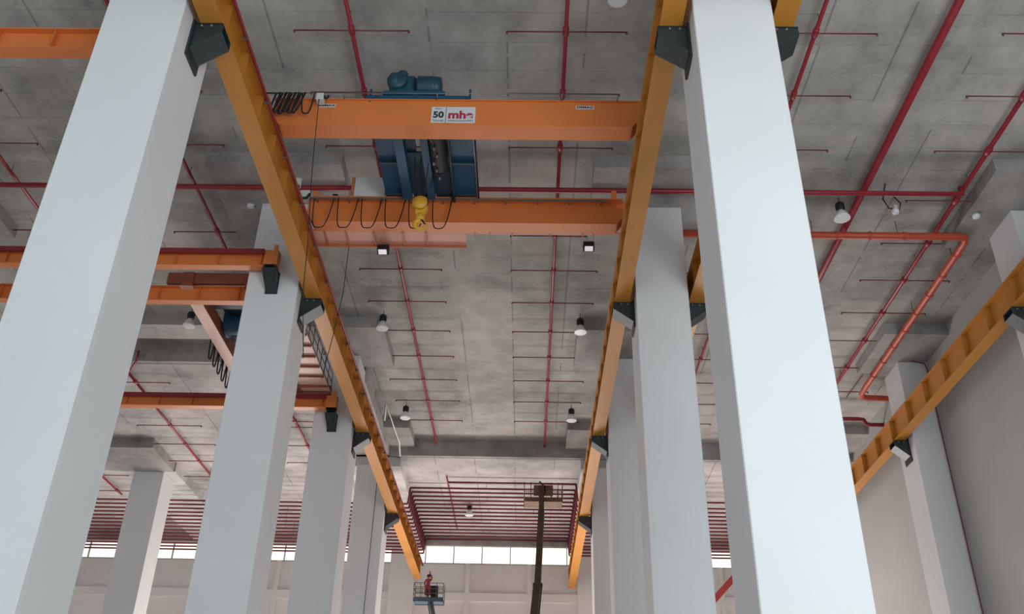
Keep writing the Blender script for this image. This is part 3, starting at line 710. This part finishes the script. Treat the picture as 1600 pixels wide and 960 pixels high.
MB().beam(low, bot, .40, .38).build('outer_boom', 'lift', bl); MB().beam(bot, base, .44, .42).build('outer_boom', 'lift', bl)
MB().box(low[0] - .012, low[0] + .012, low[1] - .010, low[1] + .008, low[2] - .006, low[2] + .006, bev=.04).build('boom_head', 'lift', bl)
P = [Vector(low) * (1 - t) + Vector(bot) * t + Vector((.0105, -.011, 0)) for t in (0, .25, .5, .75, 1)]
MB().tube([tuple(p) for p in P], .035, 6).build('hose', 'blk', bl)
def chassis(par, x, y, m):
    MB().box(x - .05, x + .05, y - .08, y + .08, FL + .03, FL + .06, bev=.08).build('chassis', m, par)
    MB().box(x - .04, x + .04, y - .07, y + .05, FL + .062, FL + .10, bev=.1).build('turntable', m, par)
    for sx__ in (-.05, .05):
        for sy in (-.055, .055): MB().lathe((x + sx__, y + sy, FL + .0225), [(.08, -.18), (.42, -.18), (.495, -.1), (.495, .1), (.42, .18), (.08, .18)], 24, 'x').build('wheel', 'blk', par)
chassis(bl, base[0], 2.20, 'lifty')
# slate blue lift with a worker near the end of the left runway
YB = 2.87; l2 = thing('boom_lift', 'slate blue boom lift whose basket holds a worker in red', 'lift', (-.25, 2.6, FL))
xl, zf = xat(645.5, 939, YB); xr, _ = xat(692, 939, YB); YE = YB + .048
MB().box(xl, xr, YB, YE, zf, zf + .003).build('basket_floor', 'liftb', l2)
tb = MB()
for a in ((xl, xr, YB - .0008, YB), (xl, xr, YE, YE + .0008), (xl, xl + .0008, YB, YE), (xr - .0008, xr, YB, YE)): tb.box(*a, zf - .002, zf + .010)
tb.build('toe_board', 'liftb', l2)
rg = MB()
for z in (zf + .022, zf + .036, zf + .053): rg.tube([(xl, YB, z), (xr, YB, z), (xr, YE, z), (xl, YE, z), (xl, YB, z)], .022, 6)
for x in (xl, xl + .02, xl + .045, xl + .068, xr):
    for yy in (YB, YE): rg.tube([(x, yy, zf), (x, yy, zf + .053)], .022, 6)
rg.build('guard_rail', 'rail', l2)
a, _ = xat(661, 925, YB); b, _ = xat(682, 925, YB)
MB().box(a, b, YE - .006, YE - .004, zf + .004, zf + .056, bev=.02).build('control_panel', 'blk', l2)
tp = pt(673, 941, YB + .024); bt = pt(679, 975, 2.70); bs = (bt[0] + .01, 2.45, FL + .09)
MB().beam(tp, bt, .24, .24).build('jib', 'liftb', l2); MB().beam(bt, bs, .40, .40).build('outer_boom', 'liftb', l2)
MB().tube([pt(669, 943, YB + .02), pt(670, 952, YB - .03), pt(672, 962, YB - .06)], .035, 6).build('hose', 'blk', l2)
chassis(l2, bs[0], 2.45, 'liftb')

# worker
def skin_body(verts, edges, radii, name, m, parent=None, loc=(0, 0, 0)):
    me = bpy.data.meshes.new(name); me.from_pydata(verts, edges, []); o = bpy.data.objects.new(name, me); COL.objects.link(o); o.location = loc
    sk = o.modifiers.new('s', 'SKIN'); sk.use_smooth_shade = True
    ss = o.modifiers.new('u', 'SUBSURF'); ss.levels = 1; ss.render_levels = 1
    bpy.context.view_layer.update()
    for v, r in zip(me.skin_vertices[0].data if me.skin_vertices else [], radii): v.radius = (r, r)
    if me.skin_vertices: me.skin_vertices[0].data[0].use_root = True
    bpy.context.view_layer.update(); dg = bpy.context.evaluated_depsgraph_get(); dg.update()
    nm = bpy.data.meshes.new_from_object(o.evaluated_get(dg)); bpy.data.objects.remove(o)
    nm.materials.append(M[m]); 
    for p in nm.polygons: p.use_smooth = True
    ob = bpy.data.objects.new(name, nm); COL.objects.link(ob)
    if parent: ob.parent = parent
    else: ob.location = loc
    world_loc[ob.name] = Vector(loc); return ob
px_, pz_ = xat(668, 930, YB + .02)
ploc = Vector((px_ * S, (YB + .020) * S, (zf + .003) * S + EYE))
# metres, feet at z=0, facing away from the camera (+y), right arm raised
vs = [(0,0,.95),(0,0,1.12),(0,.01,1.28),(0,.0,1.42),(0,.0,1.50),(0,.02,1.60),(0,.02,1.70),          # pelvis .. head
      (-.10,0,.90),(-.12,.03,.50),(-.13,-.01,.09),(-.13,.14,.05),                                        # left leg
      (.10,0,.90),(.12,.03,.50),(.14,-.01,.09),(.14,.14,.05),                                            # right leg
      (-.19,0,1.40),(-.25,.03,1.12),(-.18,.24,1.04),(-.15,.32,1.05),                                      # left arm reaching forward
      (.19,0,1.41),(.20,.08,1.66),(.06,.12,1.88),(.04,.13,1.96)]                                          # right arm up
es = [(0,1),(1,2),(2,3),(3,4),(4,5),(5,6),(0,7),(7,8),(8,9),(9,10),(0,11),(11,12),(12,13),(13,14),(3,15),(15,16),(16,17),(17,18),(3,19),(19,20),(20,21),(21,22)]
ra = [.15,.14,.15,.12,.055,.095,.085, .10,.075,.055,.045, .10,.075,.055,.045, .065,.052,.042,.032, .065,.052,.042,.032]
# fingers on both hands
def fingers(root, d, side_, n0):
    out_v, out_e, out_r = [], [], []
    d = Vector(d).normalized(); s_ = Vector(side_).normalized(); R0 = Vector(vs[root])
    for k_, (o_, L_) in enumerate(((-.03, .07), (-.01, .08), (.01, .078), (.03, .062))):
        p = R0 + s_ * o_ + d * .035; q = p + d * L_ * .55; r_ = q + d * L_ * .4 + Vector((0, -.015, -.01))
        i0 = n0 + len(out_v); out_v += [tuple(p), tuple(q), tuple(r_)]; out_e += [(root, i0), (i0, i0 + 1), (i0 + 1, i0 + 2)]; out_r += [.010, .009, .008]
    p = R0 + s_ * .045; q = p + s_ * .02 + d * .03; i0 = n0 + len(out_v); out_v += [tuple(p), tuple(q)]; out_e += [(root, i0), (i0, i0 + 1)]; out_r += [.011, .009]
    return out_v, out_e, out_r
for root, d_, s__ in ((18, (.2, .9, .1), (1, 0, 0)), (22, (0, .1, 1), (1, 0, 0))):
    a, b, c_ = fingers(root, d_, s__, len(vs)); vs += a; es += b; ra += c_
person = skin_body(vs, es, ra, 'person', 'cover', None, ploc)
tag(person, 'person in dark red coveralls standing in the lift basket, one arm raised', 'person')
sk_m = M['skin']; person.data.materials.append(sk_m)
for p in person.data.polygons:
    z = p.center.z; x = p.center.x
    if (z > 1.49 and abs(x) < .11 and z < 1.80 and p.center.y < .16 and not (x > .05 and z > 1.66)) or z > 1.92 or (p.center.y > .28 and z > .9): p.material_index = 1
def ppart(mb, name, m):
    bmesh.ops.recalc_face_normals(mb.bm, faces=mb.bm.faces); me = bpy.data.meshes.new(name); 
    for v in mb.bm.verts: v.co -= Vector((0, 0, EYE))
    mb.bm.to_mesh(me); mb.bm.free(); me.materials.append(M[m]); o = bpy.data.objects.new(name, me); COL.objects.link(o); o.parent = person; return o
u = 1 / S
ppart(MB().lathe((0, .02 * u, 1.66 * u), [(.14, 0), (.125, .02), (.115, .08), (.07, .13), (.01, .15)], 16), 'hard_hat', 'hair')
ppart(MB().lathe((0, 0, 1.475 * u), [(.07, 0), (.085, .02), (.07, .05), (.03, .05)], 14), 'collar', 'refl')
for sx__ in (-1, 1): ppart(MB().lathe((sx__ * .128 * u, .005 * u, .26 * u), [(.03, 0), (.088, 0), (.092, .06), (.088, .12), (.03, .12)], 14), 'reflective_band', 'refl')
# face: eyes, nose, mouth, ears on the side turned to the work (+y)
ppart(MB().lathe((-.035 * u, .108 * u, 1.635 * u), [(.004, -.01), (.013, 0), (.004, .012)], 8), 'eye', 'signw'); ppart(MB().lathe((.035 * u, .108 * u, 1.635 * u), [(.004, -.01), (.013, 0), (.004, .012)], 8), 'eye', 'signw')
ppart(MB().prism([(-.012 * u, 1.585 * u), (.012 * u, 1.585 * u), (0, 1.63 * u)], 'y', .105 * u, .135 * u), 'nose', 'skin')
ppart(MB().box(-.025 * u, .025 * u, .100 * u, .116 * u, 1.553 * u, 1.562 * u), 'mouth', 'signr')
for sx__ in (-1, 1): ppart(MB().lathe((sx__ * .096 * u, .02 * u, 1.61 * u), [(.005, -.03), (.018, -.01), (.018, .02), (.005, .035)], 8), 'ear', 'skin')

# slanting red boom seen between the right columns
A, B = pt(1100, 956, 3.0), pt(1160, 888, 3.0)
rb = MB().beam(A, B, .35, .42); 
tag(rb.build('slanting_brace', 'brace'), 'bright red slanting beam low between the second and nearest right columns', 'beam')
